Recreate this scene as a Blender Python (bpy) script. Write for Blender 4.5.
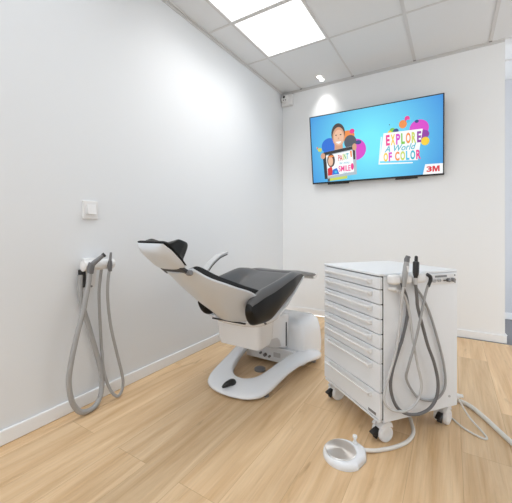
import bpy, bmesh, math, random
from mathutils import Vector, Matrix
for o in list(bpy.data.objects): bpy.data.objects.remove(o)
S = bpy.context.scene
COL = S.collection
PI = math.pi
random.seed(4)

# ------------------------------------------------------------------ camera, world, exposure
cd = bpy.data.cameras.new('camera'); cam = bpy.data.objects.new('camera', cd); COL.objects.link(cam)
cam.location = (0, 0, 0.9926)
cam.rotation_euler = (PI/2, 0, 0.5522)
cd.sensor_width = 36; cd.lens = 317.2/512*36; cd.shift_y = -(251.5-229.3)/512; cd.clip_start = 0.02
S.camera = cam
S.view_settings.view_transform = 'Standard'; S.view_settings.look = 'None'
S.view_settings.gamma = 1; S.view_settings.use_curve_mapping = False
S.view_settings.exposure = 0.0
W = bpy.data.worlds.new('daylight'); S.world = W; W.use_nodes = True
bg = W.node_tree.nodes['Background']; bg.inputs['Color'].default_value = (0.955, 0.99, 1.025, 1); bg.inputs['Strength'].default_value = 2.08
PANEL_STRENGTH = 2.0
PANEL_WATTS = 3.9
SPOT_WATTS = 3.5

# ------------------------------------------------------------------ materials
def srgb(r, g, b):
    f = lambda v: (v/255/12.92) if v/255 <= .04045 else ((v/255+.055)/1.055)**2.4
    return (f(r), f(g), f(b), 1)
def mat(name, col, rough=.5, metal=0, bump=0, bscale=60, spec=.5, coat=0, sheen=0, vary=0):
    m = bpy.data.materials.new(name); m.use_nodes = True
    nt = m.node_tree; b = nt.nodes['Principled BSDF']
    b.inputs['Base Color'].default_value = col; b.inputs['Roughness'].default_value = rough
    b.inputs['Metallic'].default_value = metal; b.inputs['Specular IOR Level'].default_value = spec
    b.inputs['Coat Weight'].default_value = coat; b.inputs['Coat Roughness'].default_value = .08
    b.inputs['Sheen Weight'].default_value = sheen
    tc = nt.nodes.new('ShaderNodeTexCoord'); n = nt.nodes.new('ShaderNodeTexNoise')
    n.inputs['Scale'].default_value = bscale; n.inputs['Detail'].default_value = 4
    nt.links.new(tc.outputs['Object'], n.inputs['Vector'])
    if bump:
        bp = nt.nodes.new('ShaderNodeBump'); bp.inputs['Strength'].default_value = bump; bp.inputs['Distance'].default_value = .002
        nt.links.new(n.outputs['Fac'], bp.inputs['Height']); nt.links.new(bp.outputs['Normal'], b.inputs['Normal'])
    if vary:
        mx = nt.nodes.new('ShaderNodeMix'); mx.data_type = 'RGBA'
        mx.inputs[6].default_value = [c*(1-vary) for c in col[:3]]+[1]; mx.inputs[7].default_value = col
        nt.links.new(n.outputs['Fac'], mx.inputs[0]); nt.links.new(mx.outputs[2], b.inputs['Base Color'])
    return m
def emit(name, col, strength):
    m = bpy.data.materials.new(name); m.use_nodes = True; nt = m.node_tree
    b = nt.nodes['Principled BSDF']; b.inputs['Base Color'].default_value = (.02, .02, .02, 1)
    b.inputs['Emission Color'].default_value = col; b.inputs['Emission Strength'].default_value = strength
    b.inputs['Roughness'].default_value = .3
    return m
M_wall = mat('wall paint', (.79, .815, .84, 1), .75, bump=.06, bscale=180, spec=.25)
M_wallLit = mat('lightened wall paint', (.89, .91, .925, 1), .75, bump=.06, bscale=180, spec=.25)  # wall paint lightened to stand in for light on the back wall
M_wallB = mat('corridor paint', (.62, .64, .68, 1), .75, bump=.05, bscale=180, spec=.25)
M_ceil = mat('ceiling tile', (.80, .82, .84, 1), .9, bump=.12, bscale=260, spec=.1, vary=.04)
M_grid = mat('ceiling grid', (.66, .66, .66, 1), .5)
M_dark = mat('dark gap', (.03, .03, .03, 1), .8)
M_base = mat('skirting paint', (.88, .90, .92, 1), .4)
M_white = mat('glossy white shell', (.82, .84, .87, 1), .25, spec=.5, coat=.25)
M_shell = mat('pale grey shell', (.64, .675, .72, 1), .3, coat=.2)
M_cab = mat('white powder coat', (.81, .835, .865, 1), .38, bump=.03, bscale=500)
M_plas = mat('white plastic', (.80, .80, .80, 1), .4)
M_plas2 = mat('pale grey plastic', (.55, .55, .56, 1), .4)
M_leather = mat('black leather', (.005, .005, .0055, 1), .36, bump=.02, bscale=300, spec=.28)
M_leatherSheen = mat('leather greyed for sheen', (.10, .10, .102, 1), .32, bump=.03, bscale=300, spec=.5)  # grey puts the black leather's sheen into the colour
M_strap = mat('charcoal rubber', (.03, .03, .032, 1), .45)
M_grey = mat('grey plastic', (.20, .20, .205, 1), .4)
M_black = mat('black plastic', (.012, .012, .013, 1), .35)
M_hoseL = mat('pale grey hose', (.55, .55, .55, 1), .45)
M_hoseM = mat('mid grey hose', (.37, .37, .37, 1), .45)
M_hoseD = mat('dark grey hose', (.15, .15, .155, 1), .45)
M_cord = mat('white cord', (.74, .72, .68, 1), .45)
M_metal = mat('brushed steel', (.62, .60, .57, 1), .28, metal=1)
M_carpet = mat('grey carpet', (.28, .28, .30, 1), .95, bump=.5, bscale=400, vary=.35)
M_panel = emit('lit diffuser', (1, .995, .985, 1), PANEL_STRENGTH)
M_bulb = emit('lit lamp', (1, .97, .92, 1), 12)

def oak():
    m = bpy.data.materials.new('oak planks'); m.use_nodes = True; nt = m.node_tree; L = nt.links
    b = nt.nodes['Principled BSDF']; N = nt.nodes.new
    tc = N('ShaderNodeTexCoord'); sp = N('ShaderNodeSeparateXYZ'); cb = N('ShaderNodeCombineXYZ')
    L.new(tc.outputs['Object'], sp.inputs[0])
    ad = N('ShaderNodeMath'); ad.operation = 'ADD'; ad.inputs[1].default_value = .721+.19*40
    L.new(sp.outputs['X'], ad.inputs[0])
    ay = N('ShaderNodeMath'); ay.operation = 'ADD'; ay.inputs[1].default_value = 20.35
    L.new(sp.outputs['Y'], ay.inputs[0])
    L.new(ay.outputs[0], cb.inputs['X']); L.new(ad.outputs[0], cb.inputs['Y'])
    br = N('ShaderNodeTexBrick'); L.new(cb.outputs[0], br.inputs['Vector'])
    br.offset = .37; br.offset_frequency = 2
    br.inputs['Scale'].default_value = 1; br.inputs['Brick Width'].default_value = 1.25; br.inputs['Row Height'].default_value = .19
    br.inputs['Mortar Size'].default_value = .0011; br.inputs['Mortar Smooth'].default_value = .3; br.inputs['Bias'].default_value = 0
    br.inputs['Color1'].default_value = (0, 0, 0, 1); br.inputs['Color2'].default_value = (1, 1, 1, 1); br.inputs['Mortar'].default_value = (.5, .5, .5, 1)
    # per plank shift of the grain
    sh = N('ShaderNodeVectorMath'); sh.operation = 'MULTIPLY_ADD'; sh.inputs[1].default_value = (7, 7, 7)
    L.new(br.outputs['Color'], sh.inputs[0])
    mp = N('ShaderNodeMapping'); mp.inputs['Scale'].default_value = (16, 1.1, 1); L.new(tc.outputs['Object'], mp.inputs['Vector'])
    L.new(mp.outputs[0], sh.inputs[2])
    n1 = N('ShaderNodeTexNoise'); n1.inputs['Scale'].default_value = 1.0; n1.inputs['Detail'].default_value = 6; n1.inputs['Distortion'].default_value = .8
    L.new(sh.outputs[0], n1.inputs['Vector'])
    mp2 = N('ShaderNodeMapping'); mp2.inputs['Scale'].default_value = (90, 4, 1); L.new(tc.outputs['Object'], mp2.inputs['Vector'])
    n2 = N('ShaderNodeTexNoise'); n2.inputs['Scale'].default_value = 1.0; n2.inputs['Detail'].default_value = 3; L.new(mp2.outputs[0], n2.inputs['Vector'])
    cr = N('ShaderNodeValToRGB'); e = cr.color_ramp.elements
    e[0].position = .25; e[0].color = srgb(208, 170, 125); e[1].position = .75; e[1].color = srgb(242, 213, 174)
    L.new(n1.outputs['Fac'], cr.inputs[0])
    # plank to plank tone
    tone = N('ShaderNodeMapRange'); tone.inputs[3].default_value = .88; tone.inputs[4].default_value = 1.05
    L.new(br.outputs['Color'], tone.inputs[0])
    m1 = N('ShaderNodeMix'); m1.data_type = 'RGBA'; m1.blend_type = 'MULTIPLY'; m1.inputs[0].default_value = 1
    L.new(cr.outputs[0], m1.inputs[6]); L.new(tone.outputs[0], m1.inputs[7])
    fine = N('ShaderNodeMapRange'); fine.inputs[1].default_value = .3; fine.inputs[2].default_value = .7; fine.inputs[3].default_value = .94; fine.inputs[4].default_value = 1.03
    L.new(n2.outputs['Fac'], fine.inputs[0])
    m2 = N('ShaderNodeMix'); m2.data_type = 'RGBA'; m2.blend_type = 'MULTIPLY'; m2.inputs[0].default_value = 1
    L.new(m1.outputs[2], m2.inputs[6]); L.new(fine.outputs[0], m2.inputs[7])
    # knots and cracks in the grain
    mp3 = N('ShaderNodeMapping'); mp3.inputs['Scale'].default_value = (5.5, 1.7, 1); mp3.inputs['Location'].default_value = (2.3, .4, 0); L.new(tc.outputs['Object'], mp3.inputs['Vector'])
    n3 = N('ShaderNodeTexNoise'); n3.inputs['Scale'].default_value = 1.3; n3.inputs['Detail'].default_value = 5; n3.inputs['Distortion'].default_value = 1.5; L.new(mp3.outputs[0], n3.inputs['Vector'])
    k = N('ShaderNodeMapRange'); k.inputs[1].default_value = .66; k.inputs[2].default_value = .80; k.inputs[3].default_value = 0; k.inputs[4].default_value = .55
    L.new(n3.outputs['Fac'], k.inputs[0])
    m3 = N('ShaderNodeMix'); m3.data_type = 'RGBA'; m3.inputs[7].default_value = srgb(138, 100, 62); L.new(k.outputs[0], m3.inputs[0]); L.new(m2.outputs[2], m3.inputs[6])
    m4 = N('ShaderNodeMix'); m4.data_type = 'RGBA'; m4.inputs[7].default_value = srgb(150, 115, 76)
    mf = N('ShaderNodeMath'); mf.operation = 'MULTIPLY'; mf.inputs[1].default_value = .5; L.new(br.outputs['Fac'], mf.inputs[0])
    L.new(mf.outputs[0], m4.inputs[0]); L.new(m3.outputs[2], m4.inputs[6])
    L.new(m4.outputs[2], b.inputs['Base Color'])
    b.inputs['Roughness'].default_value = .42; b.inputs['Specular IOR Level'].default_value = .35
    bp = N('ShaderNodeBump'); bp.inputs['Strength'].default_value = 2.08; bp.inputs['Distance'].default_value = .002
    L.new(n2.outputs['Fac'], bp.inputs['Height']); L.new(bp.outputs['Normal'], b.inputs['Normal'])
    return m
M_oak = oak()

# ------------------------------------------------------------------ mesh helpers
class MB:
    def __init__(s): s.v = []; s.f = []; s.mi = []
    def add(s, vs, fs, mi=0):
        k = len(s.v); s.v += [tuple(v) for v in vs]
        s.f += [tuple(i+k for i in f) for f in fs]; s.mi += [mi]*len(fs); return s
    def box(s, x0, x1, y0, y1, z0, z1, mi=0):
        v = [(x, y, z) for z in (z0, z1) for y in (y0, y1) for x in (x0, x1)]
        return s.add(v, [(0, 2, 3, 1), (4, 5, 7, 6), (0, 1, 5, 4), (2, 6, 7, 3), (0, 4, 6, 2), (1, 3, 7, 5)], mi)
    def loft(s, rings, caps=True, mi=0):
        n = len(rings[0]); vs = [p for r in rings for p in r]; fs = []
        for i in range(len(rings)-1):
            for j in range(n):
                a = i*n+j; b = i*n+(j+1) % n; fs.append((a, b, b+n, a+n))
        if caps: fs.append(tuple(range(n-1, -1, -1))); fs.append(tuple((len(rings)-1)*n+j for j in range(n)))
        return s.add(vs, fs, mi)
    def cyl(s, p0, p1, r0, r1=None, n=20, mi=0):
        return s.tube([p0, p1], [r0, r0 if r1 is None else r1], n, mi)
    def lathe(s, p0, axis, prof, n=28, mi=0):   # prof: (distance along axis, radius)
        a = Vector(axis).normalized(); p0 = Vector(p0)
        u = a.orthogonal().normalized(); w = a.cross(u)
        rings = [[p0+a*d+(u*math.cos(2*PI*k/n)+w*math.sin(2*PI*k/n))*r for k in range(n)] for d, r in prof]
        return s.loft(rings, True, mi)
    def tube(s, pts, rad, n=12, mi=0):
        pts = [Vector(p) for p in pts]; rings = []; u = None
        if not isinstance(rad, (list, tuple)): rad = [rad]*len(pts)
        for i, p in enumerate(pts):
            t = (pts[min(i+1, len(pts)-1)]-pts[max(i-1, 0)]).normalized()
            u = t.orthogonal().normalized() if u is None else (u-t*u.dot(t)).normalized()
            w = t.cross(u)
            rings.append([p+(u*math.cos(2*PI*k/n)+w*math.sin(2*PI*k/n))*rad[i] for k in range(n)])
        return s.loft(rings, True, mi)
    def prism(s, poly, z0, z1, mi=0):            # poly in x, y
        return s.loft([[(x, y, z0) for x, y in poly], [(x, y, z1) for x, y in poly]], True, mi)
    def slab(s, top, bot, nu=20, nv=20, mi=0):   # two surfaces over u in -1..1, v in 0..1 that share their rim
        us = [math.sin(PI/2*(-1+2*i/nu)) for i in range(nu+1)]; vs_ = [.5-.5*math.cos(PI*j/nv) for j in range(nv+1)]
        T = [[top(u, v) for u in us] for v in vs_]; B = [[bot(u, v) for u in us] for v in vs_]
        V = [p for r in T for p in r]+[p for r in B for p in r]; n = nu+1; o = n*(nv+1); F = []
        for j in range(nv):
            for i in range(nu):
                a = j*n+i; F.append((a, a+1, a+n+1, a+n)); F.append((o+a, o+a+n, o+a+n+1, o+a+1))
        for i in range(nu): F.append((i, o+i, o+i+1, i+1)); a = nv*n+i; F.append((a, a+1, o+a+1, o+a))
        for j in range(nv): a = j*n; F.append((a, a+n, o+a+n, o+a)); a = j*n+nu; F.append((a, o+a, o+a+n, a+n))
        return s.add(V, F, mi)
    def build(s, name, m, parent=None, bevel=0, seg=3, sub=0, sharp=35, off=(0, 0, 0)):
        me = bpy.data.meshes.new(name)
        o3 = Vector(off)
        me.from_pydata([Vector(v)-o3 for v in s.v], [], s.f)
        for x in (m if isinstance(m, (list, tuple)) else [m]): me.materials.append(x)
        for p, k in zip(me.polygons, s.mi): p.material_index = k
        bm = bmesh.new(); bm.from_mesh(me)
        bmesh.ops.remove_doubles(bm, verts=bm.verts, dist=1e-6)
        bmesh.ops.recalc_face_normals(bm, faces=bm.faces)
        for f in bm.faces: f.smooth = True
        for e in bm.edges:
            if len(e.link_faces) == 2 and e.calc_face_angle(0) > math.radians(sharp): e.smooth = False
        bm.to_mesh(me); bm.free()
        o = bpy.data.objects.new(name, me); COL.objects.link(o)
        if parent: o.parent = parent
        if bevel:
            b = o.modifiers.new('bevel', 'BEVEL'); b.width = bevel; b.segments = seg; b.limit_method = 'ANGLE'; b.angle_limit = math.radians(32); b.harden_normals = False
            for p in me.polygons: p.use_smooth = True
            for e in me.edges: e.use_edge_sharp = False
            wn = o.modifiers.new('normals', 'WEIGHTED_NORMAL'); wn.keep_sharp = False
        if sub:
            for e in me.edges: e.use_edge_sharp = False
            q = o.modifiers.new('smooth', 'SUBSURF'); q.levels = sub; q.render_levels = sub
        return o
def tag(o, label, cat, group=None):
    o['label'] = label; o['category'] = cat
    if group: o['group'] = group
    return o
def thing(name, label, cat, loc=(0, 0, 0), rz=0, group=None):
    o = bpy.data.objects.new(name, None); COL.objects.link(o); o.location = loc; o.rotation_euler = (0, 0, rz)
    o.empty_display_size = .1
    return tag(o, label, cat, group)
def struct(mb, name, m, **k):
    o = mb.build(name, m, **k); o['kind'] = 'structure'; return o
def spline(pts, n=8):
    pts = [Vector(p) for p in pts]; P = [pts[0]*2-pts[1]]+pts+[pts[-1]*2-pts[-2]]; out = []
    for i in range(1, len(P)-2):
        a, b, c, d = P[i-1:i+3]
        for k in range(n):
            t = k/n; out.append(.5*((2*b)+(c-a)*t+(2*a-5*b+4*c-d)*t*t+(3*b-a-3*c+d)*t**3))
    out.append(pts[-1]); return out
def lerp(tab, x):                                 # tab: (x, value) pairs
    if x <= tab[0][0]: return tab[0][1]
    for (a, p), (b, q) in zip(tab, tab[1:]):
        if x <= b: t = (x-a)/(b-a); t = t*t*(3-2*t) if len(tab) < 3 else t; return p+(q-p)*t
    return tab[-1][1]
def edge(u, v, pu=6, pv=10):                      # 1 inside, falls to 0 at the rim
    return math.sqrt(max(0, (1-abs(u)**pu)*(1-abs(2*v-1)**pv)))

# ------------------------------------------------------------------ room
XL, YB, ZC, XE, YF = -1.763, 3.488, 2.6457, .397, 4.45
struct(MB().box(XL-.1, 3.2, -2.7, YB-.03, -.05, 0), 'floor', M_oak)
struct(MB().box(XE-.6, 3.2, YB-.03, YF+.1, -.05, -.001), 'floor_corridor', M_carpet)
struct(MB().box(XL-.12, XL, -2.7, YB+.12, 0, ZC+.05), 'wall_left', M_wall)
struct(MB().box(XL, XE, YB, YB+.12, 0, ZC+.05), 'wall_back', M_wallLit)
struct(MB().box(XE-.6, 3.2, YF, YF+.1, 0, ZC+.05), 'wall_far', M_wallB)
struct(MB().box(-.5, 1.5, -2.8, -2.7, 0, ZC+.05), 'wall_front_added', M_wall)  # unseen wall, stopped short at left so more light enters
struct(MB().box(1.4, 1.5, -2.7, 1.7, 0, ZC+.05), 'wall_right_added', M_wall)  # unseen wall added to cut light from the right
BH = .070
struct(MB().box(XL, XL+.014, -2.7, YB, 0, BH), 'baseboard_left', M_base, bevel=.006)
struct(MB().box(XL+.014, XE+.012, YB-.014, YB, 0, BH).box(XE, XE+.012, YB, YB+.12, 0, BH), 'baseboard_back', M_base, bevel=.006)
struct(MB().box(XE-.6, 3.2, YF-.014, YF, 0, BH), 'baseboard_far', M_base, bevel=.003)
# suspended ceiling: tiles sit a little above the face of the bars
GX = [-1.5075+.6*k for k in range(8)]
GY = [2.6698-.6*k for k in range(8)]
PX0, PY = GX[0], GY[0]
cx = [XL]+GX+[3.2]; cy = sorted(GY)+[YB+.5]
panels = {(0, 0), (0, 1)}                          # column 0, rows nearest the back wall
tiles = MB()
CY = GY[3]  # opening added behind the camera at left, roofed at right, to steer light
ys = sorted(GY)+[YB, YF]
xs = [XL]+GX+[3.2]
for i in range(len(xs)-1):
    for j in range(len(ys)-1):
        x0, x1, y0, y1 = xs[i], xs[i+1], ys[j], ys[j+1]
        if y1-y0 < .02 or y1 < CY+.01 and x0 < .29: continue
        lit = abs(x0-PX0) < .01 and (abs(y1-PY) < .01 or abs(y1-PY+.6) < .01)
        if lit: continue
        g = .004
        tiles.box(x0+g, x1-g, y0+g, y1-g, ZC+.003, ZC+.02)
struct(tiles, 'ceiling', M_ceil, bevel=.002, seg=1)
struct(MB().box(.28, 3.2, GY[-1], CY-.02, ZC+.12, ZC+.16).box(XL-.12, 3.2, CY-.02, YF+.1, ZC+.12, ZC+.16), 'ceiling_slab', M_dark)
bars = MB()
for k, x in enumerate(GX):
    w = .008 if k < 2 else .013
    bars.box(x-w, x+w, CY if k < 3 else GY[-1], YB-.02, ZC-.002, ZC+.006)
for k, y in enumerate(GY): bars.box(XL+.02 if k < 4 else GX[3], 3.2, y-.008, y+.008, ZC-.0015, ZC+.006)
bars.box(XE, 3.2, YB+.43, YB+.455, ZC-.004, ZC+.006)
struct(bars, 'trim_1', M_grid)
struct(MB().box(XL, XL+.024, CY, YB, ZC-.003, ZC+.006).box(XL, XL+.006, CY, YB, ZC-.02, ZC), 'trim_2', M_grid)
struct(MB().box(XL+.024, XE, YB-.024, YB, ZC-.003, ZC+.006).box(XL+.006, XE, YB-.006, YB, ZC-.02, ZC), 'trim_3', M_grid)
ends = MB()
for k, x in enumerate(GX[:4]): ends.box(x-.012, x+.012, YB-.040, YB-.024, ZC-.0045, ZC+.001)
struct(ends, 'trim_4', M_grey)

# ------------------------------------------------------------------ ceiling lights
for k, (y1, lab) in enumerate(((PY, 'square white LED ceiling panel, the one nearer the television wall'),
                               (PY-.6, 'square white LED ceiling panel cut off by the top edge of the photo'))):
    t = thing('ceiling_light', lab, 'ceiling light', (PX0+.3, y1-.3, ZC), 0, 'LED panels in the ceiling')
    a, b = .291, .281
    fr = MB().box(-a, a, -a, -b, -.001, .02).box(-a, a, b, a, -.001, .02).box(-a, -b, -b, b, -.001, .02).box(b, a, -b, b, -.001, .02)
    fr.build('frame', M_plas, t)
    MB().box(-b, b, -b, b, .003, .018).build('diffuser', M_panel, t)
    ld = bpy.data.lights.new('panel_lamp', 'AREA'); ld.shape = 'SQUARE'; ld.size = 2*b; ld.energy = PANEL_WATTS; ld.spread = math.radians(128); ld.color = (1, .99, .975)
    l = bpy.data.objects.new('panel_lamp', ld); COL.objects.link(l); l.parent = t; l.location = (0, 0, .0015)
DL = (-1.218, 3.316)
t = thing('spotlight', 'small twin spotlight set flush in the ceiling above the television', 'spotlight', (*DL, ZC))
MB().box(-.040, .040, -.066, .066, -.004, .003).build('housing', M_plas, t, bevel=.003)
for dx in (-.040, .040):
    b = MB().lathe((0, dx, -.004), (0, 0, -1), [(0, .020), (.005, .021), (.008, .016), (.009, .001)]).build('lamp', M_bulb, t)
    ld = bpy.data.lights.new('spot_lamp', 'SPOT'); ld.energy = SPOT_WATTS; ld.spot_size = math.radians(76); ld.spot_blend = 1.0; ld.shadow_soft_size = .03; ld.color = (1, .96, .9)
    l = bpy.data.objects.new('spot_lamp', ld); COL.objects.link(l); l.parent = t; l.location = (0, dx, -.03)
    l.rotation_euler = (math.radians(22), 0, 0)

# ------------------------------------------------------------------ security camera in the corner, light switch
t = thing('security_camera', 'small white boxed camera with a round eye, in the corner under the ceiling', 'camera', (-1.688, YB, 2.545))
MB().box(-.068, .076, -.055, 0, -.068, .064).build('housing', M_plas, t, bevel=.014, seg=4)
MB().lathe((-.016, -.055, .012), (-.05, -1, -.1), [(-.01, .046), (.010, .046), (.022, .040), (.026, .02), (.027, .001)]).build('dome', M_plas, t)
MB().lathe((-.018, -.078, .030), (-.1, -1, -.1), [(0, .015), (.006, .015), (.007, .001)]).lathe((-.024, -.078, -.006), (-.1, -1, -.1), [(0, .006), (.005, .006), (.006, .001)]).lathe((.002, -.078, -.008), (-.1, -1, -.1), [(0, .006), (.005, .005), (.006, .001)]).build('lens', M_black, t)
t = thing('light_switch', 'square white light switch on the left wall', 'light switch', (XL, 1.046, 1.103))
MB().box(0, .012, -.045, .045, -.052, .052).build('plate', M_plas, t, bevel=.004)
MB().box(.012, .017, -.028, .028, -.031, .031).build('surround', M_plas, t, bevel=.002)
v = [(.017, -.024, -.027), (.017, .024, -.027), (.017, .024, .027), (.017, -.024, .027), (.030, -.024, -.025), (.030, .024, -.025), (.020, .024, .027), (.020, -.024, .027)]
MB().add(v, [(0, 3, 2, 1), (4, 5, 6, 7), (0, 1, 5, 4), (3, 7, 6, 2), (0, 4, 7, 3), (1, 2, 6, 5)]).build('rocker', M_plas, t, bevel=.002)

# ------------------------------------------------------------------ television
TW, TH, TT, TR = 1.281, .733, .151, .0314
tv = thing('television', 'large flat television tilted down on the back wall, showing a bright blue advert', 'television', (-1.338, 3.40, 1.5017), TR)
ca, sa = math.cos(TT), math.sin(TT)
def tvp(u, v, d=0):                                # u across, v up the screen (metres), d out of the screen
    return Vector((u, -v*sa-d*ca, v*ca-d*sa))
def tvbox(mb, u0, u1, v0, v1, d0, d1):
    q = [tvp(u, v, d) for d in (d0, d1) for v in (v0, v1) for u in (u0, u1)]
    return mb.add(q, [(0, 2, 3, 1), (4, 5, 7, 6), (0, 1, 5, 4), (2, 6, 7, 3), (0, 4, 6, 2), (1, 3, 7, 5)])
bz = MB(); tvbox(bz, 0, TW, 0, TH, -.035, -.002); tvbox(bz, 0, TW, TH-.009, TH, -.002, .003); tvbox(bz, 0, TW, 0, .016, -.002, .003)
tvbox(bz, 0, .010, .016, TH-.009, -.002, .003); tvbox(bz, TW-.010, TW, .016, TH-.009, -.002, .003)
bz.build('housing', M_black, tv, bevel=.0015, seg=1)
bk = MB(); tvbox(bk, .15, TW-.15, .05, .45, -.046, -.035); bk.build('rear_cover', M_black, tv, bevel=.01)
for a, b in ((.17, .40), (.86, 1.06)): tvbox(MB(), a, b, -.016, 0, -.03, -.006).build('speaker_strip', M_black, tv, bevel=.002)
for u in (.42, .86): MB().loft([[tvp(u, .12, -.046), tvp(u+.03, .12, -.046), tvp(u+.03, .60, -.037), tvp(u, .60, -.037)], [(u, YB-3.40-.0314*u-.005, .15), (u+.03, YB-3.40-.0314*u-.005, .15), (u+.03, YB-3.40-.0314*u-.005, .55), (u, YB-3.40-.0314*u-.005, .55)]]).build('wall_bracket', M_dark, tv)
# the picture on the screen
SC = MB(); smats = []; lay = [0.0]
def smat(name, rgb, k=1.0):
    smats.append(emit('screen '+name, srgb(*rgb), k)); return len(smats)-1
def blue():
    m = bpy.data.materials.new('screen blue'); m.use_nodes = True; nt = m.node_tree; b = nt.nodes['Principled BSDF']; L = nt.links
    tc = nt.nodes.new('ShaderNodeTexCoord'); mp = nt.nodes.new('ShaderNodeMapping')
    mp.inputs['Location'].default_value = (-.62/.75, 0, -.36/.75); mp.inputs['Scale'].default_value = (1/.75, 0, 1/.75)
    gr = nt.nodes.new('ShaderNodeTexGradient'); gr.gradient_type = 'SPHERICAL'; cr = nt.nodes.new('ShaderNodeValToRGB')
    cr.color_ramp.elements[0].color = srgb(50, 140, 220); cr.color_ramp.elements[1].color = srgb(112, 234, 253); cr.color_ramp.elements[1].position = .85
    L.new(tc.outputs['Object'], mp.inputs[0]); L.new(mp.outputs[0], gr.inputs[0]); L.new(gr.outputs[0], cr.inputs[0])
    b.inputs['Base Color'].default_value = (.02, .02, .02, 1); b.inputs['Roughness'].default_value = .3
    L.new(cr.outputs[0], b.inputs['Emission Color']); b.inputs['Emission Strength'].default_value = 1
    smats.append(m); return len(smats)-1
K = dict(blue=blue(), white=smat('white', (248, 250, 252)), skin=smat('skin', (216, 160, 128)), skin2=smat('skin light', (236, 190, 160)), hair=smat('hair', (62, 46, 42)),
         teal=smat('teal', (40, 178, 200)), royal=smat('royal', (22, 108, 214)), orange=smat('orange', (240, 140, 60)), red=smat('red', (214, 28, 48)),
         pink=smat('pink', (238, 40, 140)), mag=smat('magenta', (216, 62, 200)), purple=smat('purple', (142, 48, 160)), green=smat('green', (120, 196, 60)), yellow=smat('yellow', (246, 206, 40)),
         lime=smat('lime', (200, 214, 90)), black=smat('black', (26, 28, 32)), grey=smat('grey', (176, 190, 200)), navy=smat('navy', (30, 60, 130)), char=smat('charcoal', (72, 80, 92)), cyan=smat('cyan', (60, 190, 230)))
def spoly(pts, k):                                 # pts as fractions of the screen, y down
    lay[0] += .00006
    q = [tvp(.010+u*(TW-.020), .016+(1-v)*(TH-.025), .0002+lay[0]) for u, v in pts]
    SC.add(q, [tuple(range(len(q)))], K[k])
def sdisc(u, v, r, k, ry=None, n=26, a0=0, a1=2*PI):
    ry = r*TW/TH if ry is None else ry
    spoly([(u+r*math.cos(a0+(a1-a0)*i/n), v+ry*math.sin(a0+(a1-a0)*i/n)) for i in range(n)], k)
def stext(body, u, v, w, h, k, shear=0, bold=0, skew=0):    # box u..u+w, v..v+h
    c = bpy.data.curves.new('lettering', 'FONT'); c.body = body; c.size = 1; c.shear = shear; c.offset = bold; c.resolution_u = 3; c.fill_mode = 'FRONT'
    o = bpy.data.objects.new('lettering', c); COL.objects.link(o)
    dg = bpy.context.evaluated_depsgraph_get(); me = bpy.data.meshes.new_from_object(o.evaluated_get(dg))
    X = [p.co.x for p in me.vertices]; Y = [p.co.y for p in me.vertices]
    x0, x1, y0, y1 = min(X), max(X), min(Y), max(Y); lay[0] += .00006; q = []
    for p in me.vertices:
        a = (p.co.x-x0)/(x1-x0); b = (p.co.y-y0)/(y1-y0); uu = u+a*w+skew*b; vv = v+h*(1-b)
        q.append(tvp(.010+uu*(TW-.020), .016+(1-vv)*(TH-.025), .0002+lay[0]))
    SC.add(q, [tuple(f.vertices) for f in me.polygons], K[k])
    bpy.data.objects.remove(o); bpy.data.meshes.remove(me); bpy.data.curves.remove(c)
lay[0] = -.0001
spoly([(0, 0), (1, 0), (1, 1), (0, 1)], 'blue')
# girl holding a tablet
sdisc(.158, .46, .068, 'royal'); sdisc(.31, .345, .062, 'orange', .075); sdisc(.352, .29, .020, 'pink'); sdisc(.375, .56, .085, 'mag', .155); sdisc(.40, .46, .024, 'navy', .03)
sdisc(.335, .44, .05, 'char', .10); sdisc(.072, .50, .018, 'lime', .03); sdisc(.05, .47, .006, 'orange', .02)
spoly([(.15, .99), (.30, .97), (.30, .88), (.15, .90)], 'lime'); spoly([(.13, .995), (.15, .995), (.15, .9), (.13, .9)], 'char')
spoly([(.205, .42), (.27, .42), (.275, .60), (.2, .60)], 'skin')
sdisc(.237, .295, .058, 'hair', .150); sdisc(.239, .345, .051, 'skin', .145); sdisc(.241, .355, .042, 'skin2', .115)
sdisc(.219, .315, .007, 'hair', .008); sdisc(.258, .315, .007, 'hair', .008); sdisc(.239, .365, .006, 'skin', .014)
spoly([(.215, .41), (.262, .41), (.253, .435), (.239, .445), (.225, .435)], 'white')
spoly([(.095, .55), (.36, .50), (.38, .54), (.38, .92), (.105, .955)], 'grey'); spoly([(.095, .55), (.355, .505), (.36, .55), (.125, .59), (.13, .955), (.105, .955)], 'black')
spoly([(.125, .60), (.35, .565), (.358, .88), (.135, .915)], 'white')
sdisc(.167, .68, .034, 'hair', .10); sdisc(.163, .69, .022, 'skin2', .07); spoly([(.13, .62), (.17, .60), (.2, .62), (.17, .635)], 'orange'); spoly([(.135, .91), (.135, .80), (.17, .77), (.185, .90)], 'red')
spoly([(.17, .90), (.18, .82), (.215, .80), (.235, .895)], 'royal'); sdisc(.205, .86, .012, 'cyan')
stext('PA', .23, .61, .035, .09, 'red', bold=.02); stext('I', .268, .605, .006, .09, 'yellow', bold=.02); stext('N', .278, .60, .02, .09, 'green', bold=.02); stext('T', .30, .60, .018, .085, 'teal', bold=.02)
stext('for every', .24, .715, .085, .045, 'teal', shear=.3, skew=.0); stext('SMILE', .23, .775, .10, .085, 'pink', bold=.02)
sdisc(.345, .80, .012, 'pink', .05); spoly([(.33, .57), (.345, .57), (.345, .66), (.335, .66)], 'orange'); spoly([(.352, .555), (.372, .55), (.372, .70), (.356, .70)], 'hair')
stext('explore', .265, .875, .06, .02, 'teal', shear=.3)
sdisc(.098, .60, .020, 'skin', .045); sdisc(.368, .52, .018, 'skin', .05)
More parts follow.
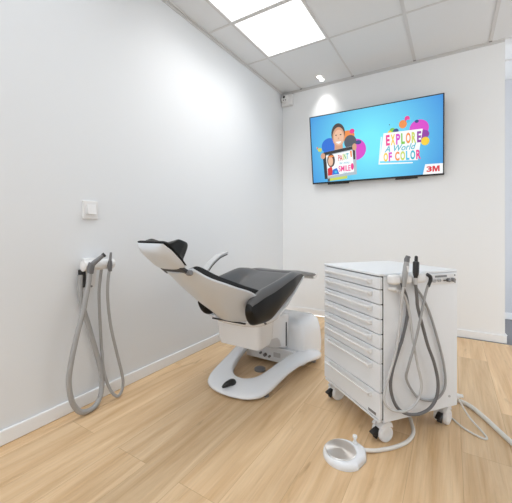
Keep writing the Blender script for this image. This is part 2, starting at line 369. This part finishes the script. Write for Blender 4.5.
# slogan card
sdisc(.735, .30, .028, 'orange', .055); sdisc(.765, .235, .018, 'pink', .035); sdisc(.845, .385, .065, 'mag', .115); sdisc(.868, .47, .045, 'purple', .06); sdisc(.83, .29, .014, 'navy', .02); sdisc(.885, .56, .028, 'yellow', .055); sdisc(.66, .36, .02, 'green', .03); sdisc(.64, .385, .014, 'yellow', .025); sdisc(.685, .375, .02, 'navy', .03); sdisc(.64, .28, .004, 'navy'); sdisc(.77, .27, .012, 'cyan', .02)
spoly([(.575, .43), (.583, .43), (.562, .80), (.553, .80)], 'white'); spoly([(.553, .79), (.80, .82), (.80, .835), (.553, .81)], 'white')
spoly([(.595, .385), (.87, .395), (.835, .80), (.562, .765)], 'white')
ux = .612
for ch, kk, wd in (('E', 'pink', .028), ('X', 'yellow', .032), ('P', 'mag', .030), ('L', 'green', .026), ('O', 'orange', .034), ('R', 'lime', .030), ('E', 'purple', .028)):
    stext(ch, ux, .415+(ux-.6)*.03, wd, .145, kk, bold=.042); ux += wd+.0065
stext('A World', .60, .565, .225, .085, 'teal', shear=.35, bold=.012)
ux = .592
for ch, kk, wd in (('O', 'yellow', .032), ('F', 'mag', .024), (' ', '', .010), ('C', 'orange', .032), ('O', 'lime', .034), ('L', 'cyan', .024), ('O', 'teal', .034), ('R', 'pink', .032)):
    if ch != ' ': stext(ch, ux, .655+(ux-.59)*.03, wd, .125, kk, bold=.042)
    ux += wd+.006
spoly([(.885, .865), (1, .87), (1, 1), (.868, 1)], 'white'); stext('3', .893, .895, .036, .075, 'red', bold=.04); spoly([(.932, .97), (.932, .895), (.947, .895), (.9555, .935), (.964, .895), (.979, .895), (.979, .97), (.968, .97), (.968, .925), (.960, .97), (.951, .97), (.943, .925), (.943, .97)], 'red')
SC.build('screen', smats, tv)

# ------------------------------------------------------------------ dental chair
CH = (-1.13, 1.95, 0)
ch = thing('dental_chair', 'reclined white dental chair with black cushions, some painted grey for sheen, beside the left wall', 'dental chair', CH)
def part(mb, name, m, parent=None, **k): return mb.build(name, m, parent or ch, off=(0, CH[1], 0), **k)
# base: a wishbone on the floor, swept along its U (inner edge, outer edge, heights, underside)
half = [((.235, 2.34), (.262, 2.36), .050, .050, .020), ((.215, 2.26), (.305, 2.29), .085, .070, .012), ((.195, 2.16), (.320, 2.16), .122, .095, .048),
        ((.175, 2.04), (.290, 2.02), .135, .108, .072), ((.155, 1.92), (.255, 1.88), .125, .098, .066), ((.130, 1.80), (.236, 1.74), .104, .080, .038),
        ((.105, 1.715), (.225, 1.615), .084, .060, .006), ((.065, 1.672), (.185, 1.530), .074, .046, .004), ((.030, 1.655), (.090, 1.495), .070, .040, .004), ((0, 1.65), (0, 1.488), .070, .038, .004)]
secs = half+[((-a[0], a[1]), (-b[0], b[1]), c, d, e) for a, b, c, d, e in reversed(half[:-1])]
rings = []
for (ix, iy), (ox, oy), zi, zo, zb in secs:
    L = lambda t: (ix+(ox-ix)*t, iy+(oy-iy)*t)
    prof = [(0, zb), (0, zi-.012), (.10, zi), (.5, (zi*.55+zo*.45)+.006), (.9, zo), (1.0, zo-.012), (1.0, zb)]
    rings.append([(*L(t), max(z, zb+.001) if z != zb else zb) for t, z in prof])
part(MB().loft(rings), 'base', M_white, sub=2)
for x, y in ((.19, 1.64), (-.19, 1.64), (.25, 2.25), (-.25, 2.25)): part(MB().lathe((x, y, 0), (0, 0, 1), [(0, .018), (.012, .018), (.016, .016), (.045, .014)], 16), 'levelling_foot', M_grey)
part(MB().tube(spline([(.012, 1.575, .064), (.0, 1.55, .070), (-.014, 1.52, .066), (-.028, 1.497, .055)], 4), [.010, .016, .019, .020, .020, .019, .018, .017, .016, .014, .012, .009, .006][:13], 14), 'pedal_lever', M_black)
for x, y in ((.14, 1.60), (-.13, 1.585)): part(MB().lathe((x, y, .040), (0, 0, 1), [(0, .007), (.016, .007), (.018, .004)], 12), 'screw_cap', M_grey)
# cross plate with connectors between the legs
pl = part(MB().box(-.21, .20, 2.03, 2.06, .03, .135), 'connector_plate', M_white, bevel=.006)
for x, z, r in ((-.075, .078, .008), (-.038, .070, .012), (.0, .066, .008)): part(MB().lathe((x, 2.03, z), (0, -1, 0), [(0, r), (.018, r), (.022, r*.6)], 14), 'connector', M_grey, pl)
part(MB().box(.03, .085, 2.027, 2.031, .068, .10), 'rating_label', M_plas2, pl)
part(MB().lathe((-.02, 1.92, .0), (0, 0, 1), [(0, .04), (.012, .04), (.02, .025)], 24), 'floor_flange', M_grey)
# pedestal and lift arm
def rrect(x0, x1, y0, y1, r, z, n=6):
    out = []
    for cx_, cy_, a0 in ((x1-r, y1-r, 0), (x0+r, y1-r, PI/2), (x0+r, y0+r, PI), (x1-r, y0+r, 3*PI/2)):
        for k in range(n+1): a = a0+PI/2*k/n; out.append((cx_+r*math.cos(a), cy_+r*math.sin(a), z))
    return out
pd = MB().loft([rrect(-.235, .235, 2.07, 2.50, .06, .02), rrect(-.235, .235, 2.07, 2.51, .06, .10), rrect(-.230, .230, 2.075, 2.50, .065, .20), rrect(-.218, .218, 2.08, 2.48, .07, .275), rrect(-.195, .195, 2.095, 2.44, .07, .310), rrect(-.15, .15, 2.13, 2.38, .07, .325)])
part(pd, 'pedestal_cover', M_white, sharp=60)
arm = MB().loft([[(-.125, 1.70, .27), (.125, 1.70, .27), (.125, 1.70, .395), (-.125, 1.70, .395)], [(-.125, 1.86, .20), (.125, 1.86, .20), (.125, 1.86, .40), (-.125, 1.86, .40)], [(-.125, 2.09, .13), (.125, 2.09, .13), (.125, 2.09, .385), (-.125, 2.09, .385)]])
la = part(arm, 'lift_arm', M_white, bevel=.012)
rc = MB(); zz = [(1.76, .242), (1.775, .262), (1.81, .275), (1.90, .260), (1.935, .235), (1.96, .185)]
rc.loft([[(.1245, y, z) for y, z in zz]+[(.1245, 1.86, .205)], [(.1275, y, z) for y, z in zz]+[(.1275, 1.86, .205)]])
part(rc, 'recess_cover', M_plas2, la, sharp=30)
part(MB().box(.118, .129, 2.035, 2.045, .16, .33), 'seam', M_dark, la)
hs = MB().loft([rrect(-.150, .150, 1.62, 1.78, .03, .265), rrect(-.158, .158, 1.61, 1.80, .035, .30), rrect(-.160, .160, 1.60, 1.82, .035, .44)])
part(hs, 'lift_housing', M_white, sharp=50)
# seat shell (white underside)
def ss(top):
    def f(u, v):
        w = lerp([(0, .195), (.25, .235), (1, .235)], v); y = 1.52+.60*v+.03*(1-v)*abs(u)**2
        zb = lerp([(0, .435), (.12, .400), (.35, .415), (.6, .485), (1, .625)], v)+.02*abs(u)**3
        zt = lerp([(0, .47), (.3, .50), (.6, .55), (1, .67)], v)
        m = (zb+zt)/2; E = edge(u, v, 8, 14); z = m+((zt if top else zb)-m)*E
        return (u*w, y, z)
    return f
part(MB().slab(ss(1), ss(0), 20, 18), 'seat_shell', M_white, sub=1, sharp=80)
part(MB().lathe((.205, 1.60, .445), (1, -.6, 0), [(0, .006), (.012, .006)], 10), 'screw_cap', M_grey)
# seat cushion: a scoop with raised sides that reach back past the backrest
def seat(top):
    def f(u, v):
        a = abs(u); yr = 1.488 if u < 0 else 1.405
        y0 = yr if a > .78 else yr+(1.56-yr)*(1-max(0, (a-.55)/.23)) if a > .55 else 1.56
        y = y0+(2.10-y0)*v
        w = lerp([(1.38, .195), (1.5, .215), (1.7, .256), (1.9, .265), (2.1, .235)], y) if u < 0 else lerp([(1.38, .238), (1.5, .250), (1.7, .262), (1.9, .265), (2.1, .235)], y)
        zc = lerp([(1.38, .52), (1.56, .535), (1.75, .575), (1.95, .645), (2.1, .685)], y)
        zr = lerp([(1.38, .61), (1.46, .628), (1.55, .655), (1.75, .683), (1.95, .708), (2.1, .690)], y)
        k = max(0, min(1, (a-.45)/.40)); k = k*k*(3-2*k)
        zt = zc+(zr-zc)*k
        zb = lerp([(1.38, .54), (1.46, .460), (1.62, .448), (1.82, .54), (2.1, .645)], y) if a > .6 else lerp([(1.38, .50), (1.7, .50), (2.1, .64)], y)
        zb = min(zb, zt-.03)
        m = zb+(zt-zb)*.45; E = edge(u, v, 14, 16)
        return (u*w, y, m+((zt if top else zb)-m)*E)
    return f
sc_ = part(MB().slab(seat(1), seat(0), 36, 28), 'seat_cushion', M_leather, sharp=80, sub=1)
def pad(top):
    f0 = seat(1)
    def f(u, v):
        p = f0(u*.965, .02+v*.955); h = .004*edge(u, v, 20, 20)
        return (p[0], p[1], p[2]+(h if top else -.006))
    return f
part(MB().slab(pad(1), pad(0), 36, 28), 'seat_sheen_pad', M_leatherSheen, sharp=80, sub=1)['label'] = 'top of the seat cushion, painted grey for its sheen'
part(MB().box(-.122, .122, 1.516, 1.525, .444, .451), 'seam', M_dark)
# leg rest
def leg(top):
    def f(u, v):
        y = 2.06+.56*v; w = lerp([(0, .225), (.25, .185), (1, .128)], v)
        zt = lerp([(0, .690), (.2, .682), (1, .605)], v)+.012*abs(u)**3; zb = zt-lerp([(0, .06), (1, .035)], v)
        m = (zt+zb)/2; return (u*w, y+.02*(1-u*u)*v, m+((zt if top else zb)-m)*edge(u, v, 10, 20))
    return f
part(MB().slab(leg(1), leg(0), 18, 14), 'leg_rest', M_leatherSheen, sharp=80)  # grey here carries painted sheen, as on the seat top
cp = MB().loft([[( x, y, z) for x, z in ((-.115, .562), (.115, .562), (.115, .604), (-.115, .604))] for y in (2.60, 2.68)]+[[(x, 2.75, z) for x, z in ((-.09, .560), (.09, .560), (.09, .586), (-.09, .586))]])
part(cp, 'foot_cap', M_plas, bevel=.006)
# backrest: shell and cushion share one frame: s from neck down, n out of the cushion
A0 = Vector((0, 1.10, .80)); AS = Vector((0, .789, -.614)); AN = Vector((0, .614, .789)); BL = .555
def bw(s): return lerp([(0, .098), (.15, .118), (.35, .170), (.62, .215), (.74, .217), (.88, .222), (.96, .200), (1, .145)], s)
def br_(s): return lerp([(0, .004), (.2, .016), (.45, .052), (.62, .082), (.76, .098), (.88, .088), (.96, .042), (1, .012)], s)
def shell(top):
    def f(u, v):
        r = br_(v); q = abs(u)**2.6
        h = -.022+(r+.022)*q+(0 if not top else .024*(1-q*.55))
        s_ = v*BL
        p = A0+AS*s_+AN*h; w = bw(v); p.x = u*(w if u > 0 else min(w, lerp([(.7, .212), (.85, .18), (1, .138)], v))); return p
    return f
part(MB().slab(shell(1), shell(0), 28, 28), 'backrest_shell', M_shell, sharp=60, sub=1)
def cush(top):
    def f(u, v):
        r = br_(v*.93); q = abs(u)**2.6; s_ = .01+v*(BL+.015+.085*abs(u)**2)
        w = bw(v*.90)*.985
        h0 = -.015+(r+.010)*q
        rim = lerp([(0, .026), (.3, .046), (.7, .080), (1, .100)], v)
        h1 = h0+.035+rim*abs(u)**3.2
        m = h0+(h1-h0)*.4
        p = A0+AS*s_+AN*(m+((h1 if top else h0)-m)*edge(u, v, 16, 14)); p.x = u*w; return p
    return f
part(MB().slab(cush(1), cush(0), 32, 28), 'backrest_cushion', M_leather, sharp=80, sub=1)
part(MB().lathe((.075, 1.105, .787), (.9, -.3, .1), [(0, .014), (.022, .014), (.03, .010), (.032, .002)], 18), 'headrest_knob', M_grey)
nk = MB().loft([[(x, y, z) for x, y, z in ((-w, y0, z0), (w, y0, z0), (w, y0+.010, z0+.013), (-w, y0+.010, z0+.013))] for w, y0, z0 in ((.040, 1.010, .850), (.075, 1.055, .812), (.085, 1.115, .772))])
part(nk, 'headrest_bar', M_strap, bevel=.003)
# headrest: shell, cushion with a raised lobe each side
H0 = Vector((0, .940, .930)); HS = Vector((0, .135, -.113)); HN = Vector((0, .613, .790))
hr = None
def hshell(top):
    def f(u, v):
        w = lerp([(0, .085), (.25, .10), (.7, .098), (1, .086)], v)
        h = -.034*(1-abs(u)**4)*(1-abs(2*v-1)**6)**.6 if not top else .002
        p = H0+HS*v+HN*h; p.x = u*w; return p
    return f
hsh = part(MB().slab(hshell(1), hshell(0), 20, 18), 'headrest_shell', M_shell, sharp=70, sub=1)
rg = MB(); 
rg.tube([H0+HS*(.42+.0*k)+HS*.20*math.cos(a)+HN*(-.0285)+Vector((.032*math.sin(a), 0, 0)) for k, a in enumerate([i*PI/10-.3 for i in range(12)])], .0012, 6)
part(rg, 'logo_ring', M_grey, hsh)
def hcush(top):
    def f(u, v):
        w = lerp([(0, .088), (.3, .103), (.7, .102), (1, .09)], v)
        h = .006 if not top else .022+lerp([(0, .0), (.14, .006), (.45, .068), (.85, .100), (1, .100)], v)*abs(u)**1.2
        m = .010; p = H0+HS*(v-.22*max(0, h-.022)/.1)+HN*(m+(h-m)*edge(u, v, 12, 14)); p.x = u*w; return p
    return f
part(MB().slab(hcush(1), hcush(0), 24, 20), 'headrest_cushion', M_leather, sharp=80, sub=1)
# far armrest
ap = spline([(-.268, 1.60, .685), (-.272, 1.66, .745), (-.275, 1.75, .795), (-.276, 1.82, .815), (-.276, 1.87, .824)], 6)
ar = MB(); rr = []
for i, p in enumerate(ap):
    t = (ap[min(i+1, len(ap)-1)]-ap[max(i-1, 0)]).normalized(); nn = Vector((1, 0, 0)).cross(t) ; w = .022*(1 if i < len(ap)-3 else .75)
    rr.append([p+Vector((sx*w, 0, 0))+nn*sz for sx, sz in ((-1, -.008), (1, -.008), (1, .009), (-1, .009))])
ar.loft(rr); am = part(ar, 'armrest', M_plas2, bevel=.006)
ar = MB(); rr = []
for i, p in enumerate(ap[4:-2]):
    t = (ap[min(i+5, len(ap)-1)]-ap[i+3]).normalized(); nn = Vector((1, 0, 0)).cross(t)
    rr.append([p+Vector((sx*.020, 0, 0))+nn*sz for sx, sz in ((-1, -.015), (1, -.015), (1, -.009), (-1, -.009))])
ar.loft(rr); part(ar, 'armrest_underside', M_strap, am)
part(MB().tube([(-.22, 1.58, .50), (-.262, 1.59, .60), (-.268, 1.60, .69)], .016, 12), 'armrest_post', M_plas)

# ------------------------------------------------------------------ drawer cabinet
TH_C = 51.07*PI/180
NC = Vector((-.277, 1.524, 0))
cw, cl = .481, .475                               # along the hose side, along the drawer front
cab = thing('drawer_cabinet', 'white eight-drawer dental cabinet on castors in the middle of the room', 'cabinet', NC, TH_C)
zb, zt = .105, .790
bd = MB().box(.0225, cw, .0, .014, zb, zt-.014).box(.0225, cw, cl-.014, cl, zb, zt-.014).box(cw-.014, cw, .014, cl-.014, zb, zt-.014).box(.018, cw-.014, .014, cl-.014, zb, zb+.016).box(0, .020, .010, cl-.010, zb, zb+.012).box(.026, .04, .014, cl-.014, zb, zt-.014)
bd.build('body', M_cab, cab, bevel=.003)
MB().box(.0185, .0225, .004, cl-.004, zb+.012, zt-.014).build('gap_shade', M_dark, cab)  # dark sheet standing in for shade inside the drawer gaps
MB().box(-.001, cw, 0, cl, zt-.013, zt).build('top', M_cab, cab, bevel=.004)
zs = [.774, .7155, .647, .579, .5105, .444, .376, .243, .119]
for i in range(8):
    z1, z0 = zs[i]-.0019, zs[i+1]+.0019
    d = MB().box(0, .018, .003, cl-.003, z0, z1).build('drawer', M_cab, cab, bevel=.003)
    zh = z1-.016 if i else z1-.018
    h = MB().box(-.030, -.020, .05, cl-.05, zh-.007, zh+.005)
    for y in (.05, cl-.064): h.box(-.022, .0, y, y+.014, zh-.016, zh+.005)
    h.build('handle', M_plas, d, bevel=.003, seg=2)
    if i == 7: MB().box(-.0012, .002, .026, .078, z0+.010, z0+.022).build('maker_plate', M_grey, d)
# connection plate beside the instrument rest
pp = MB().box(.290, .468, -.006, 0, .722, .772).build('connection_plate', M_plas, cab, bevel=.002)
q = MB().box(.325, .40, -.008, -.005, .757, .767).build('plate_lettering', M_grey, pp)
for x in (.407, .437): MB().lathe((x, -.006, .742), (0, -1, 0), [(0, .010), (.012, .010), (.016, .007)], 16).build('valve_knob', M_grey, pp)
MB().tube([(.375, -.012, .742), (.40, -.012, .742)], .003, 8).build('valve_stem', M_black, pp)
for x, r in ((.315, .010), (.348, .009)): MB().lathe((x, -.006, .744), (0, -1, 0), [(0, r), (.008, r), (.009, r*.6), (.002, r*.55)], 16).build('socket', M_plas2, pp)
for x, z in ((.455, .764), (.457, .729)): MB().lathe((x, -.006, z), (0, -1, 0), [(0, .004), (.003, .003)], 10).build('screw', M_grey, pp)
# instrument rest with three cradles
ir = MB().box(.045, .265, -.020, 0, .746, .780)
ins = ir.build('instrument_rest', M_plas, cab, bevel=.008)
for a, b in ((.030, .077), (.097, .142), (.161, .228)): MB().box(a, b, -.052, -.004, .744, .787).build('cradle', M_plas, ins, bevel=.013, seg=4)
MB().tube([(.05, 0, .722), (.062, -.03, .722), (.075, -.022, .712)], .009, 12).build('hose_outlet', M_plas, cab)
MB().lathe((.425, -.0005, .16), (0, -1, 0), [(0, .006), (.004, .005)], 12).build('screw', M_plas2, cab)
MB().lathe((cw-.01, .02, .145), (1, -.5, 0), [(0, .012), (.03, .012), (.03, .009), (.05, .008)], 14).build('cable_socket', M_plas, cab)
def caster(x, y, rz, brake=True):
    c_, s_ = math.cos(rz), math.sin(rz)
    R = lambda px, py, pz: (x+px*c_-py*s_, y+px*s_+py*c_, pz)
    def rlathe(mb, p, ax, prof, n=24):
        a = (ax[0]*c_-ax[1]*s_, ax[0]*s_+ax[1]*c_, ax[2]); return mb.lathe(R(*p), a, prof, n)
    top_ = MB(); rlathe(top_, (0, 0, zb-.012), (0, 0, 1), [(0, .020), (.012, .022)])
    hood = MB().loft([[R(px, py, pz) for px, pz in ((-.030, .070), (-.012, .088), (.020, .094), (.040, .085), (.046, .060), (.036, .066), (.015, .074), (-.012, .068))] for py in (-.030, -.012)])
    hood.loft([[R(px, py, pz) for px, pz in ((-.030, .070), (-.012, .088), (.020, .094), (.040, .085), (.046, .060), (.036, .066), (.015, .074), (-.012, .068))] for py in (.012, .030)])
    hood.loft([[R(px, py, pz) for px, pz in ((-.016, .062), (-.016, .092), (.022, .095), (.022, .030), (.004, .026))] for py in (-.011, .011)])
    root = top_.build('caster', M_plas, cab)
    hood.build('fork', M_plas, root, bevel=.002)
    for sy in (-1, 1):
        w = MB(); rlathe(w, (.008, sy*.012, .038), (0, sy, 0), [(0, .030), (.001, .036), (.004, .0379), (.014, .0379), (.019, .035), (.021, .024), (.019, .020), (.020, .008), (.020, .001)])
        w.build('wheel', M_plas, root)
    if brake:
        b = MB().loft([[R(px, py, pz) for px, pz in ((-.026, .030), (-.020, .062), (-.034, .058), (-.060, .046), (-.058, .038), (-.040, .032))] for py in (-.013, .013)])
        b.loft([[R(px, py, pz) for px, pz in ((-.030, .014), (-.024, .034), (-.036, .036), (-.040, .016))] for py in (-.012, .012)])
        b.build('brake_lever', M_black, root, bevel=.003)
caster(.045, .045, .02); caster(.045, cl-.045, .05); caster(cw-.05, .045, .35); caster(cw-.05, cl-.045, .2, False)
# instruments with their hoses (each comes off the cabinet by itself)
def cabthing(name, label, cat, group=None): return thing(name, label, cat, NC, TH_C, group)
HA = [(0.085, -0.055, 0.743), (0.082, -0.050, 0.707), (0.078, -0.043, 0.607), (0.069, -0.039, 0.515), (0.055, -0.037, 0.441), (0.022, -0.036, 0.348), (-0.009, -0.039, 0.27), (-0.007, -0.042, 0.222), (0.031, -0.045, 0.188), (0.091, -0.048, 0.173), (0.146, -0.048, 0.186), (0.187, -0.045, 0.225), (0.2, -0.042, 0.28), (0.179, -0.039, 0.37), (0.164, -0.036, 0.451), (0.159, -0.031, 0.487), (0.145, -0.027, 0.605), (0.117, -0.030, 0.679), (0.093, -0.030, 0.704), (0.072, -0.022, 0.714)]
HB = [(0.151, -0.055, 0.754), (0.165, -0.050, 0.68), (0.179, -0.042, 0.63), (0.214, -0.038, 0.535), (0.248, -0.035, 0.444), (0.289, -0.032, 0.359), (0.316, -0.03, 0.263), (0.307, -0.03, 0.189), (0.262, -0.03, 0.144), (0.194, -0.03, 0.131), (0.118, -0.03, 0.149), (0.065, -0.028, 0.194), (0.038, -0.026, 0.27), (0.046, -0.025, 0.347), (0.097, -0.018, 0.455), (0.112, -0.016, 0.483), (0.145, -0.014, 0.589), (0.145, -0.012, 0.663), (0.122, -0.012, 0.723), (0.112, -0.012, 0.745)]
HC = [(0.226, -0.055, 0.736), (0.211, -0.050, 0.677), (0.186, -0.050, 0.582), (0.155, -0.046, 0.464), (0.123, -0.042, 0.366), (0.136, -0.018, 0.297), (0.192, -0.014, 0.213), (0.263, -0.010, 0.172), (0.337, -0.010, 0.169), (0.386, -0.010, 0.221), (0.378, -0.010, 0.323), (0.347, -0.010, 0.428), (0.293, -0.010, 0.572), (0.247, -0.010, 0.66), (0.202, -0.010, 0.717), (0.185, -0.010, 0.745)]
g3 = 'dental instruments hung on the cabinet'
t = cabthing('dental_syringe', 'pale grey dental handpiece with bent tip and light hose, left on the cabinet rest', 'dental instrument', g3)
MB().tube(spline(HA, 6), .0058, 12).build('hose', M_hoseL, t)
MB().tube([(.085, -.055, .735), (.086, -.055, .760), (.091, -.055, .79), (.098, -.054, .825), (.102, -.054, .846)], [.008, .011, .0125, .0125, .011], 18).build('handle', M_hoseM, t)
MB().tube([(.1015, -.054, .842), (.104, -.053, .857), (.108, -.053, .866), (.119, -.053, .866)], [.011, .012, .011, .006], 16).build('head', M_hoseD, t)
MB().box(.091, .101, -.067, -.061, .80, .830).build('button', M_plas, t, bevel=.002)
t = cabthing('dental_handpiece', 'upright dark grey dental handpiece with dark hose, middle of the cabinet rest', 'dental instrument', g3)
MB().tube(spline(HB, 6), .0072, 12).build('hose', M_hoseD, t)
MB().lathe((.152, -.055, .768), (.04, 0, 1), [(0, .008), (.012, .009), (.016, .0115), (.03, .0135), (.072, .0138), (.077, .0125), (.079, .0075), (.100, .007), (.104, .004)], 24).build('handle', M_strap, t)
MB().lathe((.151, -.055, .742), (.03, 0, 1), [(0, .0085), (.030, .0095)], 16).build('collar', M_hoseL, t)
t = cabthing('suction_hose', 'pale hose with a black curved elbow, right on the cabinet rest', 'dental instrument', g3)
MB().tube(spline(HC, 6), .0058, 12).build('hose', M_hoseM, t)
MB().tube(spline([(.226, -.055, .728), (.234, -.055, .742), (.242, -.055, .760), (.238, -.055, .774), (.224, -.050, .784)], 5), [.0075]*8+[.0085]*9+[.008]*4, 14).build('elbow', M_strap, t)

# ------------------------------------------------------------------ wall holder with its two hoses
wh = thing('wall_holder', 'white cylindrical instrument holder fixed to the left wall', 'holder', (XL, 1.04, .795))
MB().lathe((.083, -.085, 0), (0, 1, 0), [(0, .012), (.001, .024), (.004, .029), (.172, .029), (.180, .026), (.184, .012)], 30).build('cross_bar', M_plas, wh)
MB().box(0, .075, -.025, .035, -.014, .014).build('arm', M_plas, wh, bevel=.004)
v = MB().loft([[(0, -.040, .034), (.020, -.040, .034), (.020, .030, .034), (0, .030, .034)], [(0, -.035, -.02), (.034, -.035, -.02), (.034, .035, -.02), (0, .035, -.02)], [(0, -.024, -.135), (.026, -.024, -.135), (.026, .022, -.135), (0, .022, -.135)]])
v.build('wall_plate', M_plas, wh, bevel=.005)
MB().lathe((.026, 0, -.125), (1, 0, 0), [(0, .006), (.004, .006), (.005, .003)], 12).build('screw', M_grey, wh)
cl_ = MB()
for y in (-.055, .052): cl_.box(.055, .118, y-.014, y+.014, -.034, -.024)
MB().box(.0, .034, -.062, -.034, -.125, -.026).build('hose_clip', M_black, wh, bevel=.006)
W1 = [(-1.652, 0.983, 0.785), (-1.650, 0.974, 0.712), (-1.648, 0.953, 0.612), (-1.647, 0.945, 0.573), (-1.648, 0.907, 0.433), (-1.650, 0.883, 0.321), (-1.655, 0.873, 0.218), (-1.658, 0.89, 0.112), (-1.662, 0.929, 0.039), (-1.664, 0.973, 0.017), (-1.675, 1.026, 0.018), (-1.687, 1.066, 0.060), (-1.700, 1.081, 0.139), (-1.712, 1.072, 0.231), (-1.722, 1.058, 0.301), (-1.728, 1.018, 0.458), (-1.732, 0.992, 0.553), (-1.735, 0.977, 0.643), (-1.738, 0.978, 0.742)]
W2 = [(-1.645, 1.094, 0.783), (-1.647, 1.083, 0.697), (-1.655, 1.088, 0.587), (-1.66, 1.11, 0.436), (-1.665, 1.151, 0.273), (-1.665, 1.186, 0.133), (-1.665, 1.192, 0.061), (-1.666, 1.172, 0.018), (-1.668, 1.145, 0.022), (-1.685, 1.116, 0.077), (-1.703, 1.094, 0.179), (-1.714, 1.091, 0.279), (-1.725, 1.093, 0.32), (-1.719, 1.079, 0.508), (-1.712, 1.071, 0.628), (-1.706, 1.075, 0.715), (-1.700, 1.078, 0.765)]
gw = 'suction hoses on the wall holder'
t = thing('suction_handpiece', 'dark grey suction handpiece with a thick pale hose looped low, left on the wall holder', 'dental instrument', (-1.652, .983, .79), 0, gw)
o_ = (-1.652, .983, .79)
MB().tube(spline(W1, 6), .0135, 14).build('hose', M_hoseM, t, off=o_)
MB().tube([(-1.652, .983, .755), (-1.650, .985, .79), (-1.648, .992, .812)], [.016, .019, .017], 18).build('collar', M_hoseD, t, off=o_)
MB().tube([(-1.648, .985, .795), (-1.640, .998, .812), (-1.630, 1.020, .832), (-1.624, 1.038, .848)], [.0145, .0135, .0115, .010], 18).build('nozzle', M_grey, t, off=o_)
MB().lathe((-1.624, 1.038, .848), (.3, .75, .6), [(0, .0125), (.012, .0125), (.012, .008), (.004, .0075)], 16).build('tip', M_strap, t, off=o_)
t = thing('suction_handpiece', 'slim upright grey suction tip with a thin hose, right on the wall holder', 'dental instrument', (-1.645, 1.094, .79), 0, gw)
o_ = (-1.645, 1.094, .79)
MB().tube(spline(W2, 6), .0082, 14).build('hose', M_hoseM, t, off=o_)
MB().tube([(-1.645, 1.094, .755), (-1.645, 1.094, .79), (-1.645, 1.096, .815)], [.011, .0135, .010], 16).build('collar', M_hoseD, t, off=o_)
MB().tube([(-1.645, 1.095, .81), (-1.645, 1.098, .835), (-1.644, 1.100, .862)], [.009, .0075, .006], 14).build('nozzle', M_grey, t, off=o_)

# ------------------------------------------------------------------ foot pedal and cords on the floor
FP = (-.400, 1.380, 0)
fp_ = thing('foot_pedal', 'round white foot pedal with a steel disc and white cable, on the floor', 'foot pedal', FP)
out = [(math.cos(a)*.090, math.sin(a)*.090) for a in [math.radians(x) for x in range(75, 330, 12)]]
out += [(.075, -.048), (.092, .015), (.078, .075), (.040, .098)]
def ring(k, z, sh=0): return [(x*k, y*k, z) for x, y in out]
MB().loft([ring(.98, 0), ring(1, .008), ring(.97, .020), ring(.90, .026), ring(.80, .028)]).build('body', M_white, fp_, sharp=50)
pm = mat('turned steel', (.80, .77, .74, 1), .30, metal=1)
pm.node_tree.nodes['Principled BSDF'].inputs['Anisotropic'].default_value = .85
tg = pm.node_tree.nodes.new('ShaderNodeTangent'); tg.direction_type = 'RADIAL'; tg.axis = 'Z'; pm.node_tree.links.new(tg.outputs[0], pm.node_tree.nodes['Principled BSDF'].inputs['Tangent'])
MB().lathe((-.012, -.008, .026), (0, 0, 1), [(0, .064), (.005, .066), (.008, .064), (.0115, .030), (.012, .001)], 48).build('steel_disc', pm, fp_, off=(0, 0, 0))
MB().lathe((.030, .070, .024), (0, 0, 1), [(0, .012), (.012, .010), (.016, .006), (.030, .006), (.031, .010), (.040, .010), (.042, .004)], 16).build('toggle', M_plas, fp_)
CB = [(-.330, 1.445, .016), (-.300, 1.47, .010), (-0.271, 1.495, 0.008), (-0.217, 1.551, 0.008), (-0.172, 1.627, 0.008), (-0.157, 1.712, 0.008), (-0.176, 1.80, 0.010), (-.20, 1.87, .03), (-.20, 1.90, .08), (-.20, 1.91, .104)]
MB().tube(spline(CB, 8), .0085, 12).build('cable', M_cord, fp_, off=FP)
tag(MB().tube(spline([(-.06, 2.15, .012), (-.01, 2.165, .012), (0.032, 2.154, 0.012), (0.088, 2.122, 0.012), (0.148, 2.028, 0.012), (0.2, 1.926, 0.012), (0.237, 1.855, 0.012), (.30, 1.74, .012), (.42, 1.58, .012)], 8), .0115, 14).build('supply_hose', M_cord, None, off=(0, 0, 0)), 'thick white supply hose running right across the floor from behind the cabinet', 'hose')
LP = [(.014, 1.905, .142), (.030, 1.93, .120), (.06, 1.955, .06), (0.085, 1.962, 0.02), (0.127, 1.898, 0.006), (0.143, 1.855, 0.005), (.136, 1.838, .005), (0.108, 1.845, 0.005), (0.053, 1.883, 0.005), (0.005, 1.945, 0.005), (-.04, 2.0, .005)]
tag(MB().tube(spline(LP, 8), .0045, 10).build('thin_cable', M_cord), 'thin white cable looping on the floor at the cabinet back corner', 'cable')
